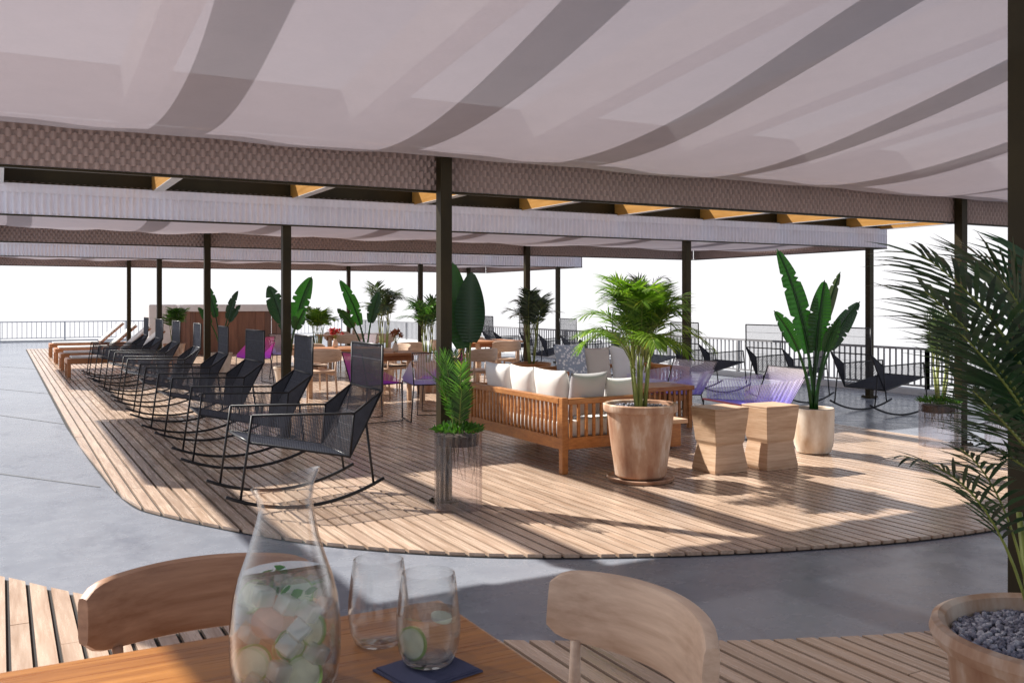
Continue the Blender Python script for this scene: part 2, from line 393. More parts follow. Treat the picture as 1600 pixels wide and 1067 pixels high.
def pergola(y0, y1, label, raf0, raf1, colx, xr, near=True, slope=0, shift=0, hw=.05, XL=XL):
    t = thing('pergola', label, 'pergola', (0, 0, 0), 0, 'canopied pergolas over the deck')
    up = lambda y: slope*max(0, y1+.06-y)
    for y in (y0, y1):
        for x in colx:
            pw = .046; b = MB(); b.box(x-pw, y-pw, -.0205, x+pw, y+pw, 2.65+up(y)); po = b.build('post', 'bronze', t, bevel=.004)
            b = MB(); b.box(x-.085, y-.085, -.0203, x+.085, y+.085, .012)
            for bx in (-.066, .066):
                for by in (-.066, .066): b.tube([(x+bx, y+by, .01), (x+bx, y+by, .024)], .009, 6)
            b.build('base_plate', 'bronze', po)
        b = MB(); b.box(XL, y-.055, 2.638+up(y), xr-.03, y+.055, 2.975+up(y)); b.build('beam', 'bronze', t, bevel=.005)
    def seg(b, x, ya, yb, z0, z1, h=hw):
        b.add([(x-h,ya,z0+up(ya)),(x+h,ya,z0+up(ya)),(x+h,yb,z0+up(yb)),(x-h,yb,z0+up(yb)),(x-h,ya,z1+up(ya)),(x+h,ya,z1+up(ya)),(x+h,yb,z1+up(yb)),(x-h,yb,z1+up(yb))],
              [(0,3,2,1),(4,5,6,7),(0,1,5,4),(1,2,6,5),(2,3,7,6),(3,0,4,7)])
    xs = [x+shift for x in RAFX if x+shift < xr-.3]+[xr-.1]
    for x in xs:
        b = MB(); seg(b, x, raf0, y0-.058, 2.619 if not slope else 2.66, 2.97); seg(b, x, y0+.058, y1-.058, 2.69, 2.97)
        if raf1 > y1+.1: seg(b, x, y1+.058, raf1, 2.66, 2.97)
        rf = b.build('rafter', 'greyrafter' if slope else 'rafter', t)
        if raf0 < y0-.3: b = MB(); seg(b, x, raf0-.002, y0-.06, 2.615, 2.6185, hw); b.build('bounce_light_strip', 'white', rf)  # white strip paints in the light bounced onto the rafter underside
    b = MB(); ya = raf0+.1 if slope else y0-.06
    def sh(u, v):
        x = XL+.01+(xr-XL-.02)*u; y = ya+(y1+.06-ya)*v
        if slope:
            k = min(1, (y1+.06-y)/4.0); sag = .9*max(0, k)**.8*max(0, 1-k)**1.6
        else: sag = SAG*(4*v*(1-v))**.9
        wob = (.014*math.sin(x*4.37+v*3)+.012*math.sin(x*2.1+1.3)+.006*math.sin(x*11+y*2))*min(1, sag*6)
        return (x, y, 2.60+up(y)-sag+wob)
    b.grid(sh, 150, 40); b.build('canopy_cloth', 'canopy', t, True)
    sides = [((XL, y1+.085), (xr, y1+.085), (0,1))]
    if near: sides += [((XL, y0-.085), (xr, y0-.085), (0,-1)), ((xr+.015, y0-.085), (xr+.015, y1+.085), (1,0)), ((XL-.015, y0-.085), (XL-.015, y1+.085), (-1,0))]
    for p, q, n in sides:
        n = Vector((*n, 0)); p = Vector((*p, 0)); q = Vector((*q, 0))
        b = MB(); valance(b, p+n*.034, q+n*.034, 2.628, 2.33, n, 5, .014, True); va = b.build('valance', 'valin', t, True)
        b = MB(); valance(b, p, q, 2.645, 2.332, n, 6, .013, False); b.build('shaded_inside', 'shaded_inside', va, True)  # inner sheet of the valance, shade painted in as brown
        b = MB()
        for z, h in ((2.322, .014), (2.634, .010)): b.bar(p+n*.017+UPV*z, q+n*.017+UPV*z, .05, h)
        b.build('valance_rod', 'bronze', va)
    return t
UPV = Vector((0, 0, 1))
pergola(1.87, 6.43, 'pergola with sagging cream canopy directly overhead, nearest the camera', .6, 6.9, [2.92, 8.87, 14.6], 15.0, False, .113, .78, .095, -.78)
pergola(10.30, 14.8, 'pergola in the middle over the lounge and dining furniture', 6.95, 15.2, COLX, 12.25)
pergola(19.7, 24.7, 'farthest pergola over the loungers and last rocking chairs', 16.3, 25.1, COLX, 12.6)

# ------------------------------------------------------------------ railings
def railing(name, label, pts, pitch, mat, h=.74):
    t = thing(name, label, 'railing', (pts[0][0], pts[0][1], 0)); ox, oy = pts[0]
    top = MB(); bars = MB()
    for (x0,y0),(x1,y1) in zip(pts, pts[1:]):
        a = Vector((x0-ox, y0-oy, 0)); c = Vector((x1-ox, y1-oy, 0)); Lg = (c-a).length; d = (c-a)/Lg
        top.bar(a+Vector((0,0,h-.02)), c+Vector((0,0,h-.02)), .05, .04); top.bar(a+Vector((0,0,.12)), c+Vector((0,0,.12)), .035, .03)
        n = int(Lg/pitch)
        for i in range(1, n):
            p = a+d*(Lg*i/n)
            bars.box(p.x-.011, p.y-.011, .13, p.x+.011, p.y+.011, h-.035)
        m = max(1, int(Lg/2.1))
        for i in range(m+1):
            p = a+d*(Lg*i/m); b = MB(); b.box(p.x-.028, p.y-.028, .05, p.x+.028, p.y+.028, h-.041); b.build('railing_post', mat, t)
    top.build('handrail', mat, t); bars.build('railing_bars', mat, t)
railing('railing', 'grey metal railing with upright bars along the right edge of the terrace', [(13.1, 38.8), (13.1, 10.1), (15.5, 10.1)], .12, 'rail')
railing('railing', 'pale railing along the far left edge of the terrace', [(-28, 39.05), (12.9, 39.05)], .16, 'palerail')

# ------------------------------------------------------------------ rocking chairs
ORD = ['nearest', 'second', 'third', 'fourth', 'fifth', 'sixth', 'seventh', 'eighth', 'ninth']
def make_rocker():
    t = thing('rocking_chair', 'x', 'rocking chair', (0,0,0), 0, 'x')
    Wd = .70; h = Wd/2
    aF, aR, sF, sR, kk, tp = (.18,.69), (.93,.665), (.165,.50), (.90,.345), (1.15,.822), (1.155,1.165)
    V3 = lambda p, y: (p[0], y, p[1])
    fr = MB(); r = .0095
    for y in (-h, h):
        fr.tube([V3(aF,y), V3(aR,y), V3(kk,y), V3(tp,y)], r, 6); fr.tube([V3(sF,y), V3(sR,y), V3(kk,y)], r, 6)
        fr.tube([V3(aR,y), V3(sR,y)], r*.8, 6)
        fr.tube([V3(aF,y), (.10,y,.10)], r, 6)
        fr.tube([(1.025,y,.583), (1.085,y,.115)], r, 6)
    for p in (sF, sR, kk, tp): fr.tube([V3(p,-h), V3(p,h)], r, 6)
    fr.tube([(.13,-h,.3),(.13,h,.3)], r*.01, 3)
    fr.build('frame', 'black', t, True)
    for y in (-h, h):
        rk = MB(); pts = []
        for i in range(17):
            u = i/16; x = .0+1.165*u; pts.append((x, y, .014+.135*((u-.47)/.5)**2))
        rk.tube(pts, .0135, 6); rk.build('rocker', 'black', t, True)
    def panel(nm, a, b_, c, d, pit=.0135, rr=.0024):
        m_ = MB(); m_.strands(a, b_, c, d, pit, rr); m_.strands(b_, c, d, a, pit*6, rr*.8); m_.build(nm, 'cord', t, True)
    panel('seat', V3(sF,-h), V3(sF,h), V3(sR,h), V3(sR,-h))
    panel('backrest', V3(sR,-h), V3(sR,h), V3(kk,h), V3(kk,-h), .015, .0023)
    panel('headrest', V3(kk,-h), V3(kk,h), V3(tp,h), V3(tp,-h), .0145, .0024)
    for y in (-h, h):
        m_ = MB(); m_.strands(V3(aF,y), V3(aR,y), V3(sR,y), V3(sF,y), .0125, .0026)
        m_.strands(V3(aR,y), V3(kk,y), V3(kk,y), V3(sR,y), .0125, .003); m_.build('arm_panel', 'cord', t, True)
    return t
rk0 = make_rocker()
GL, GR = 'black rocking chairs in a row on the left of the deck', 'black rocking chairs in a row along the right railing'
WORDS = ['black woven rocking chair nearest the camera, in front of the long left row',
 'second black woven rocking chair of the left row, behind the nearest one', 'third black woven rocking chair counted from the front of the left row',
 'fourth black woven rocking chair counted from the front of the left row', 'fifth black woven rocking chair counted from the front of the left row',
 'sixth black woven rocking chair counted from the front of the left row', 'seventh black woven rocking chair of the left row, next to last before the loungers',
 'last and farthest black rocking chair of the left row, beside the wooden loungers']
for i in range(8):
    y = 7.05+1.83*i; rr = R(random.Random(i).uniform(-3.5, 3.5)) if i else 0
    if i == 0: rk0.location = (1.38, y, 0); rk0['label'] = WORDS[0]; rk0['group'] = GL
    else: dup(rk0, (1.39, y, 0), rr, WORDS[i], GL)
RW = ['rocking chair of the right row half hidden by the large foreground palm', 'black rocking chair facing the railing, just right of the broad-leaved plant in its pale pot',
 'black rocking chair facing the railing, just left of the broad-leaved plant in its pale pot', 'black rocking chair facing the railing, beside the two bronze posts right of the green palm',
 'black rocking chair facing the railing, hidden behind the fronds of the bright green potted palm', 'black rocking chair facing the railing, right above the white pillows of the sofa',
 'black rocking chair of the right row standing behind the brown-potted palm', 'farthest black rocking chair of the right row, past the wooden table']
for i in range(8):
    y = 7.05+1.77*i
    dup(rk0, (11.12, y, -.025), math.pi+R(random.Random(i+50).uniform(-5, 5)), RW[i], GR)

# ------------------------------------------------------------------ sun loungers
def make_lounger():
    t = thing('sun_lounger', 'x', 'sun lounger', (0,0,0), 0, 'wooden sun loungers at the far end of the deck')
    f = MB()
    for y in (0, .66): f.box(0, y, .26, 1.95, y+.05, .36)
    f.box(.0, .052, .26, .06, .658, .36); f.box(1.89, .052, .26, 1.95, .658, .36); f.build('frame', 'teaklong', t, bevel=.005)
    for x in (.0, 1.83):
        for y in (-.002, .652):
            l = MB(); l.box(x, y, 0, x+.07, y+.06, .258); l.build('leg', 'teaklong', t, bevel=.004)
    s = MB()
    for k in range(15): s.box(.07+k*.08, .052, .335, .13+k*.08, .658, .356)
    s.build('seat', 'teaklong', t)
    bk = MB(); a = R(42); nx, nz = -math.sin(a), math.cos(a)
    for k in range(9):
        u = .03+k*.085; x = 1.25+u*math.cos(a); z = .37+u*math.sin(a)
        bk.bar((x, .052, z), (x, .658, z), .02, .06, (nx, 0, nz) if 0 else (math.cos(a), 0, math.sin(a)))
    for y in (.08, .63): bk.bar((1.25, y, .355), (1.25+.78*math.cos(a), y, .355+.78*math.sin(a)), .035, .03)
    bk.build('backrest', 'teaklong', t); pd = MB(); pd.box(.08, .07, .36, 1.2, .64, .40); pd.build('mattress', 'cream', t, bevel=.015)
    pb = MB(); pb.bar((1.24, .355, .405), (1.24+.76*math.cos(a), .355, .405+.76*math.sin(a)), .57, .04); pb.build('mattress', 'cream', t, bevel=.012)
    return t
lg0 = make_lounger()
LW = ['wooden sun lounger nearest the rocking chairs, with raised back', 'second wooden sun lounger behind the rocking chair row', 'third wooden sun lounger from the rocking chairs', 'farthest wooden sun lounger at the left end of the deck']
for i, y in enumerate((20.3, 22.4, 24.8, 27.6)):
    if i == 0: lg0.location = (1.15, y, 0); lg0['label'] = LW[0]
    else: dup(lg0, (1.15, y, 0), 0, LW[i])

UP = Vector((0,0,1))
def leaflet(mb, p, d, Ln, w_, droop, nrm):
    d = d.normalized(); s = d.cross(nrm)
    if s.length < 1e-4: s = d.cross(Vector((1,0,0)))
    s.normalize(); pts = []; q = Vector(p); dd = Vector(d)
    prof = [.45, 1, .8, .05]
    for k in range(4):
        pts.append((q - s*w_/2*prof[k], q + s*w_/2*prof[k]))
        dd = (dd - UP*droop/3).normalized(); q = q+dd*Ln/3
    vs = [v for ab in pts for v in ab]
    mb.add(vs, [(0,1,3,2),(2,3,5,4),(4,5,7,6)])
# ------------------------------------------------------------------ pillows
def pillow(label, loc, size, tilt, rz, mat, seed, group):
    rnd = random.Random(seed); b = MB(); w_, h_, th = size
    def side(sg):
        def fn(u, v):
            x = (u-.5); z = (v-.5); ex = 1-abs(2*x)**3.2; ez = 1-abs(2*z)**3.2
            k = max(0, ex*ez)**.55; pin = 1-.07*(1-abs(2*z)**2)*0-.10*(4*z*z)*0
            xx = x*w_*(1-.07*(1-4*z*z)); zz = z*h_*(1-.07*(1-4*x*x))
            return (xx, sg*th/2*k+.006*math.sin(7*x+seed)*k, zz)
        return fn
    b.grid(side(-1), 14, 14)
    o2 = len(b.v); b.grid(side(1), 14, 14)
    me = b.build('pillow', mat, None, True)
    me.location = loc; me.rotation_euler = (tilt, 0, rz)
    bm = bmesh.new(); bm.from_mesh(me.data); bmesh.ops.remove_doubles(bm, verts=bm.verts, dist=.0005)
    bmesh.ops.recalc_face_normals(bm, faces=bm.faces); bm.to_mesh(me.data); bm.free()
    return tag(me, label, 'pillow', group)

# ------------------------------------------------------------------ sofas
def make_sofa(label, loc, rz, Ln=1.85):
    # local: back panel on -x side (x=0), length along y, front at x=.84
    t = thing('slatted_sofa', label, 'sofa', loc, rz, 'wooden slatted sofas'); D = .84
    for x in (0, D-.06):
        for y in (0, Ln-.06):
            l = MB(); l.box(x, y, 0, x+.06, y+.06, .66 if x == 0 else .62); l.build('leg', 'teak', t, bevel=.004)
    f = MB(); f.box(.005, .062, .21, .045, Ln-.062, .31); f.box(D-.045, .062, .21, D-.005, Ln-.062, .31)
    f.box(.062, .005, .21, D-.062, .045, .31); f.box(.062, Ln-.045, .21, D-.062, Ln-.005, .31)
    f.box(.05, .05, .27, D-.05, Ln-.05, .295); f.build('seat_frame', 'teak', t, bevel=.004)
    rb = MB(); rb.box(-.005, .061, .605, .06, Ln-.061, .655); rb.build('back_rail', 'teak', t, bevel=.005)
    for y in (0, Ln-.06):
        a = MB(); a.box(.061, y-.002, .60, D+.01, y+.062, .65); a.build('arm_rail', 'teak', t, bevel=.005)
    s = MB(); n = int((Ln-.12)/.072)
    for k in range(n): y = .062+(Ln-.124)*(k+.5)/n; s.box(.014, y-.012, .311, .034, y+.012, .604)
    s.build('back_slats', 'teak', t)
    for y in (.015, Ln-.045):
        s = MB()
        for k in range(9): x = .062+(D-.124)*(k+.5)/9; s.box(x-.012, y, .311, x+.012, y+.02, .599)
        s.build('arm_slats', 'teak', t)
    c = MB(); c.box(.065, .07, .30, D-.01, Ln-.07, .45); c.build('seat_cushion', 'cream', t, True, bevel=.035, segs=3)
    return t
make_sofa('slatted teak sofa behind the terracotta potted palm, its slatted back toward the rocking chairs', (4.26, 6.92, 0), 0)
PG = 'pillows on the sofas'
pillow('white pillow against the sofa back, farthest along it toward the planter grass', (4.43, 8.45, .66), (.5,.44,.16), R(-14), R(90), 'cream', 1, PG) if 0 else None
for i, (lb, yy) in enumerate((('white back pillow at the far end of the near sofa', 8.40), ('white back pillow in the middle of the near sofa', 7.90), ('white back pillow at the corner of the near sofa', 7.38))):
    pillow(lb, (4.45, yy, .655), (.52, .46, .17), R(-10), R(90)+R([2, -3, 4][i]), 'cream', i+1, PG)
pillow('grey pillow leaning on the near sofa arm', (4.62, 7.09, .66), (.42, .42, .15), R(12), R(6), 'grey_cloth', 5, PG)
pillow('small white pillow at the front end of the near sofa arm', (4.98, 7.10, .63), (.34, .36, .13), R(12), R(-5), 'cream', 6, PG)
make_sofa('second slatted sofa further back, facing the camera', (5.95, 10.45, 0), R(-90), 1.9)
pillow('blue grey patterned pillow on the second sofa', (6.40, 10.18, .70), (.50, .52, .16), R(-12), R(4), 'pattern', 8, PG)
pillow('beige pillow beside the patterned one on the second sofa', (6.82, 10.22, .67), (.42, .46, .15), R(-12), R(-3), 'seatpad', 9, PG)
pillow('wide white pillow at the right of the second sofa', (7.30, 10.2, .68), (.58, .48, .17), R(-12), R(3), 'cream', 10, PG)

# slatted bench, coffee table
t = thing('slatted_bench', 'dark reddish slatted bench behind the low coffee table', 'bench', (6.42, 8.75, 0))
b = MB()
for x in (0, .72):
    for y in (0, .5): b.box(x, y, 0, x+.05, y+.05, .449)
b.build('legs', 'teak', t, bevel=.004)
b = MB(); b.box(-.02, -.02, .45, .79, .57, .50); b.build('seat', 'teak', t, bevel=.006)
b = MB()
for k in range(9): b.box(.07+k*.073, .01, .14, .095+k*.073, .035, .448)
b.box(.052, .008, .10, .718, .04, .139); b.build('slats', 'teak', t)
t = thing('coffee_table', 'low solid wooden coffee table in front of the slatted bench', 'coffee table', (5.45, 7.55, 0))
b = MB(); b.box(.05, .05, .02, .65, .85, .255); b.build('base', 'teak', t, bevel=.008)
b = MB(); b.box(0, 0, .256, .70, .9, .30); b.build('table_top', 'paleoak', t, bevel=.008)

# ------------------------------------------------------------------ hourglass stools
def stool(loc, label):
    t = thing('stump_stool', label, 'stool', loc, 0, 'pale wooden hourglass stools')
    b = MB(); vs = []; prof = [(0,.185,.155),(.03,.187,.157),(.20,.158,.135),(.24,.152,.13),(.27,.163,.138),(.50,.19,.16),(.548,.192,.162)]
    for z, hx, hy in prof: vs += [(-hx,-hy,z),(hx,-hy,z),(hx,hy,z),(-hx,hy,z)]
    fs = [(3,2,1,0)]+[tuple(range(4*(len(prof)-1), 4*len(prof)))]
    for i in range(len(prof)-1):
        for k in range(4): a = 4*i+k; c = 4*i+(k+1) % 4; fs.append((a, c, c+4, a+4))
    b.add(vs, fs); b.build('body', 'paleoak', t, bevel=.005)
    b = MB(); b.box(-.194, -.164, .5485, .194, .164, .565); b.build('seat', 'paleoak', t, bevel=.005)
    return t
stool((5.60, 6.44, 0), 'left hourglass stool of pale wood, next to the terracotta pot')
stool((6.12, 6.36, 0), 'right hourglass stool of pale wood, next to the pale clay pot')

# ------------------------------------------------------------------ lilac woven lounge chairs and dining chairs
def woven_chair(label, loc, rz, mat, edge, low, group):
    t = thing('woven_chair', label, 'chair', loc, rz, group)
    if low: w_, sz, sb, bt, dp, lean = .74, .38, .33, .74, .66, .22
    else: w_, sz, sb, bt, dp, lean = .50, .48, .46, .86, .46, .10
    h = w_/2; hb = h*.82
    fr = MB(); r = .0085
    F0, F1 = (dp/2,-h,sz), (dp/2,h,sz); B0, B1 = (-dp/2,-hb,sb), (-dp/2,hb,sb); T0, T1 = (-dp/2-lean,-h,bt), (-dp/2-lean,h,bt)
    fr.tube([F0,F1], r, 6); fr.tube([F0,B0,T0,T1,B1,F1], r, 6); fr.tube([B0,B1], r, 6)
    for y in (-h, h):
        fr.tube([(dp/2, y, sz), (dp/2+.02, y, .012), (-dp/2-.05, y, .012), (-dp/2, y*.82, sb)], r, 6)
    fr.build('frame', 'black', t, True)
    for nm, q in (('seat', (F0,F1,B1,B0)), ('backrest', (B0,B1,T1,T0))):
        m_ = MB(); m_.strands(*q, .021, .0046); m_.build(nm, mat, t, True)
    for sg in (-1, 1):
        m_ = MB(); a = Vector((dp/2-.05, sg*h, sz)); m_.strands((a.x, sg*(h+.01), sz+.2 if low else sz+.05), (-dp/2-lean*.7, sg*(h+.01), bt-.1), (-dp/2, sg*hb, sb), (a.x, sg*h, sz), .022, .0045); m_.build('side_wing', mat, t, True)
    e = MB(); e.bar(F0, F1, .03, .016); e.build('seat_edge', edge, t)
    return t
LGp = 'lilac woven lounge chairs'
woven_chair('lilac woven lounge chair just behind the two hourglass stools', (7.35, 8.0, 0), R(172), 'lilac', 'rose', True, LGp)
woven_chair('lilac woven lounge chair behind the slatted bench', (7.30, 9.42, 0), R(188), 'lilac', 'rose', True, LGp)
DG = 'coloured woven dining chairs'
woven_chair('magenta woven dining chair with thin black legs, left of its lilac twin', (4.12, 11.15, 0), R(10), 'magenta', 'rose', False, DG)
woven_chair('lilac woven dining chair with thin black legs left of the front bronze post', (4.72, 10.95, 0), R(80), 'lilac', 'cream', False, DG)
woven_chair('magenta woven dining chair partly hidden by the front bronze post', (5.12, 11.45, 0), R(150), 'magenta', 'rose', False, DG)
woven_chair('violet woven chair far back, beside the bar between two bronze posts', (4.05, 17.2, 0), R(100), 'magenta', 'rose', False, DG)
woven_chair('lilac woven chair far back beyond the dining table', (6.0, 17.3, 0), R(190), 'lilac', 'rose', False, DG)
woven_chair('lilac woven chair far back left of the dining table', (4.9, 18.2, 0), R(60), 'lilac', 'cream', False, DG)

# ------------------------------------------------------------------ wooden dining chairs (foreground model)
def make_chair(label, loc, rz, mat='oak', grp='wooden chairs with curved backrests'):
    # local: faces +y, back arc behind at -y; seat centre at origin
    t = thing('wooden_chair', label, 'chair', loc, rz, 'wooden chairs with curved backrests')
    bk = MB(); hw, bul = .30, .11; n = 28; H0, H1 = .585, .785
    rings = []
    for i in range(n+1):
        u = -1+2*i/n; x = hw*u; y = -.20-bul*(1-u*u)
        dx, dy = 1, 2*bul*u/hw; l = math.hypot(dx, dy); nx, ny = -dy/l, dx/l
        e = 1-abs(u)**14*.35; th = .022*(1-.15*abs(u)**4); zc = (H0+H1)/2; hh = (H1-H0)/2*e*(1-.10*u*u)
        ring = []
        for k in range(12):
            a = 2*math.pi*k/12; ca, sa = math.cos(a), math.sin(a)
            cx = math.copysign(abs(ca)**.45, ca)*th; cz = math.copysign(abs(sa)**.45, sa)*hh
            lean = -.10*(cz)
            ring.append((x+nx*cx, y+ny*cx+lean, zc+cz))
        rings.append(ring)
    vs = [p for r in rings for p in r]; fs = []
    for i in range(n):
        for k in range(12): a = i*12+k; c = i*12+(k+1) % 12; fs.append((a, a+12, c+12, c))
    fs += [tuple(range(12)), tuple(range(n*12+11, n*12-1, -1))]
    bk.add(vs, fs); bk.build('backrest', mat, t, True, autosm=50)
    s = MB(); s.grid(lambda u, v: ((u-.5)*(.44+.04*v), (v-.5)*.44, .455-.015*math.sin(math.pi*u)*math.sin(math.pi*v)), 10, 10)
    s.grid(lambda u, v: ((.5-u)*(.44+.04*v), (v-.5)*.44, .425), 10, 10); 
    s.box(-.22, -.225, .424, .22, -.2201, .456); s.build('seat', mat, t, True)
    for x in (-.2, .2):
        l = MB(); l.tube([(x*1.1, .20, 0), (x, .17, .424)], [.012, .017], 10); l.build('leg', mat, t, True)
        l = MB(); l.tube([(x*1.15, -.25, 0), (x*1.05, -.215, .44), (x*1.08, -.225, .60)], [.012, .017, .014], 10); l.build('leg', mat, t, True)
    r_ = MB(); r_.bar((-.19, -.2, .40), (-.19, .17, .40), .02, .04); r_.bar((.19, -.2, .40), (.19, .17, .40), .02, .04); r_.build('seat_rail', mat, t)
    return t
ch0 = make_chair('pale wooden chair with curved back at the right end of the table', (1.135, 1.875, 0), R(95))
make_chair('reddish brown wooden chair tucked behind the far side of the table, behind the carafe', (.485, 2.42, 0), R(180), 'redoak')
# mid dining tables
def dtable(label, loc, rz, wx, wy):
    t = thing('dining_table', label, 'table', loc, rz, 'wooden dining tables in the background')
    b = MB(); b.box(-wx/2, -wy/2, .715, wx/2, wy/2, .75); b.build('table_top', 'teaklong', t, bevel=.006)
    for x in (-1, 1):
        for y in (-1, 1):
            l = MB(); l.box(x*(wx/2-.08)-.03, y*(wy/2-.08)-.03, 0, x*(wx/2-.08)+.03, y*(wy/2-.08)+.03, .714); l.build('leg', 'paleoak', t)
    b = MB(); b.box(-wx/2+.112, -.025, .62, wx/2-.112, .025, .70); b.build('apron', 'teaklong', t)
dtable('dining table seen through the headrest of the nearest rocking chair', (4.75, 14.5, 0), 0, 1.3, .85)
dtable('dining table right of the big dark leaves', (8.15, 15.9, 0), 0, 1.0, .9)
dtable('dining table far back left of the front bronze post', (7.0, 20.3, 0), 0, 1.5, .9)
dtable('small dining table left of the front bronze post, among the magenta chairs', (5.1, 12.95, 0), 0, .8, .66)
def vase(label, x, y, col, seed):
    t = thing('flower_vase', label, 'vase', (x, y, .7505), 0, 'flower vases on the background tables'); rnd = random.Random(seed)
    b = MB(); b.lathe([(.03,0),(.045,.03),(.04,.09),(.022,.125),(.028,.14),(.024,.138),(.018,.12)], 20); b.build('vase_body', 'clay', t, True)
    b = MB(); f = MB()
    for k in range(16):
        a = rnd.uniform(0, 6.28); p = Vector((math.cos(a)*rnd.uniform(.02,.12), math.sin(a)*rnd.uniform(.02,.12), rnd.uniform(.22,.33)))
        b.tube([(0,0,.12), p], [.003,.002], 4)
        for _ in range(9): leaflet(f, p, Vector((rnd.gauss(0,1), rnd.gauss(0,1), rnd.gauss(.3,.7))), .045, .022, .3, Vector((rnd.gauss(0,1), rnd.gauss(0,1), rnd.gauss(0,1))))
    b.build('flower_stems', 'stem', t); f.build('blossoms', col, t)
M['redflower'] = leafmat('red_blossom', (.30, .02, .03), (.55, .06, .06), .3, .6, (1, 1, 1)); M['rust'] = leafmat('rust_blossom', (.28, .09, .04), (.42, .17, .07), .3, .6, (1, 1, 1))
vase('vase of red flowers on the table seen over the nearest rocking chair', 4.72, 14.6, 'redflower', 2)
vase('vase of rust coloured flowers on the small table left of the front post', 5.1, 12.95, 'rust', 3)
vase('vase of rusty flowers on the farthest dining table', 7.0, 20.3, 'rust', 4)
CG = 'wooden chairs with curved backrests'
for (x, y, a, lb) in ((4.2, 13.85, 0, 'wooden chair at the camera side of the table behind the nearest rocking chair'), (5.0, 13.8, 8, 'right-hand wooden chair at the near side of the table behind the nearest rocking chair'),
    (4.5, 15.2, 180, 'wooden chair on the far side of the dining table behind the nearest rocking chair'), (5.65, 14.6, 95, 'wooden chair at the right end of the dining table behind the nearest rocking chair'),
    (8.0, 15.15, 5, 'wooden chair in front of the table right of the dark leaves'), (8.25, 16.65, 180, 'wooden chair behind the table right of the dark leaves'), (7.35, 15.95, -90, 'wooden chair at the left end of the table right of the dark leaves'),
    (6.6, 19.6, 0, 'wooden chair at the near left of the farthest dining table'), (7.3, 19.6, 0, 'wooden chair at the near right of the farthest dining table'), (6.9, 21.0, 180, 'wooden chair beyond the farthest dining table'),
    (6.3, 14.9, 200, 'wooden chair standing alone behind the magenta woven chairs'), (6.35, 12.9, 20, 'wooden chair beside the brown-potted palm')):
    dup(ch0, (x, y, 0), R(a), lb, CG)

# ------------------------------------------------------------------ bar counter
t = thing('bar_counter', 'low wood-panelled bar with a pale top slab at the far end of the deck', 'bar', (5.9, 28.0, 0))
b = MB(); 
def ring(rx, ry, z0, z1, n=40, a0=0, a1=2*math.pi):
    pts = []
    for i in range(n+1):
        a = a0+(a1-a0)*i/n; ca, sa = math.cos(a), math.sin(a)
        pts.append((math.copysign(abs(ca)**.6, ca)*rx, math.copysign(abs(sa)**.6, sa)*ry))
    return pts
pts = ring(1.55, .95, 0, 1)
for i in range(40):
    (x0,y0),(x1,y1) = pts[i], pts[i+1]; d = Vector((x1-x0, y1-y0)).normalized()*.004
    b.add([(x0+d.x,y0+d.y,-.02),(x1-d.x,y1-d.y,-.02),(x1-d.x,y1-d.y,1.2),(x0+d.x,y0+d.y,1.2)], [(0,1,2,3)])
b.build('panelling', 'barwood', t)
b = MB(); p2 = ring(1.63, 1.02, 0, 1)[:-1]; n = len(p2)
b.add([(x,y,1.2) for x,y in p2]+[(x,y,1.40) for x,y in p2], [tuple(range(n-1,-1,-1)), tuple(range(n,2*n))]+[(i,(i+1)%n,n+(i+1)%n,n+i) for i in range(n)])
b.build('top_slab', 'barpale', t, bevel=.01)
b = MB(); b.box(-2.3, -.5, -.02, -1.57, .5, 1.40); b.build('end_block', 'barpale', t, bevel=.02)

# ------------------------------------------------------------------ plants
def bez(p0, p1, p2, t): return p0.lerp(p1, t).lerp(p1.lerp(p2, t), t)
def frond(leaf, stem, p0, p1, p2, n, Ln, w_, rnd, start=.25, droop=.5, r=.006, fwd=.7):
    p0, p1, p2 = Vector(p0), Vector(p1), Vector(p2); N = 12
    pts = [bez(p0, p1, p2, i/N) for i in range(N+1)]
    stem.tube(pts, [r*(1-.75*i/N) for i in range(N+1)], 5)
    for i in range(n):
        u = start+(1-start)*(i+.5)/n; p = bez(p0, p1, p2, u); tg = (bez(p0,p1,p2,min(1,u+.02))-bez(p0,p1,p2,u-.02)).normalized()
        sd = tg.cross(UP)
        if sd.length < .05: sd = Vector((1,0,0))
        sd.normalize(); nm = sd.cross(tg).normalized()
        k = (u-start)/(1-start); ll = Ln*(.45+.55*math.sin(math.pi*(.15+.8*k)))*rnd.uniform(.85, 1.1)
        for sg in (-1, 1):
            d = tg*(fwd+.9*k*k)+sd*sg*(1-.3*k)+nm*rnd.uniform(.05, .35)
            leaflet(leaf, p, d, ll, w_, droop*rnd.uniform(.6, 1.3), nm)
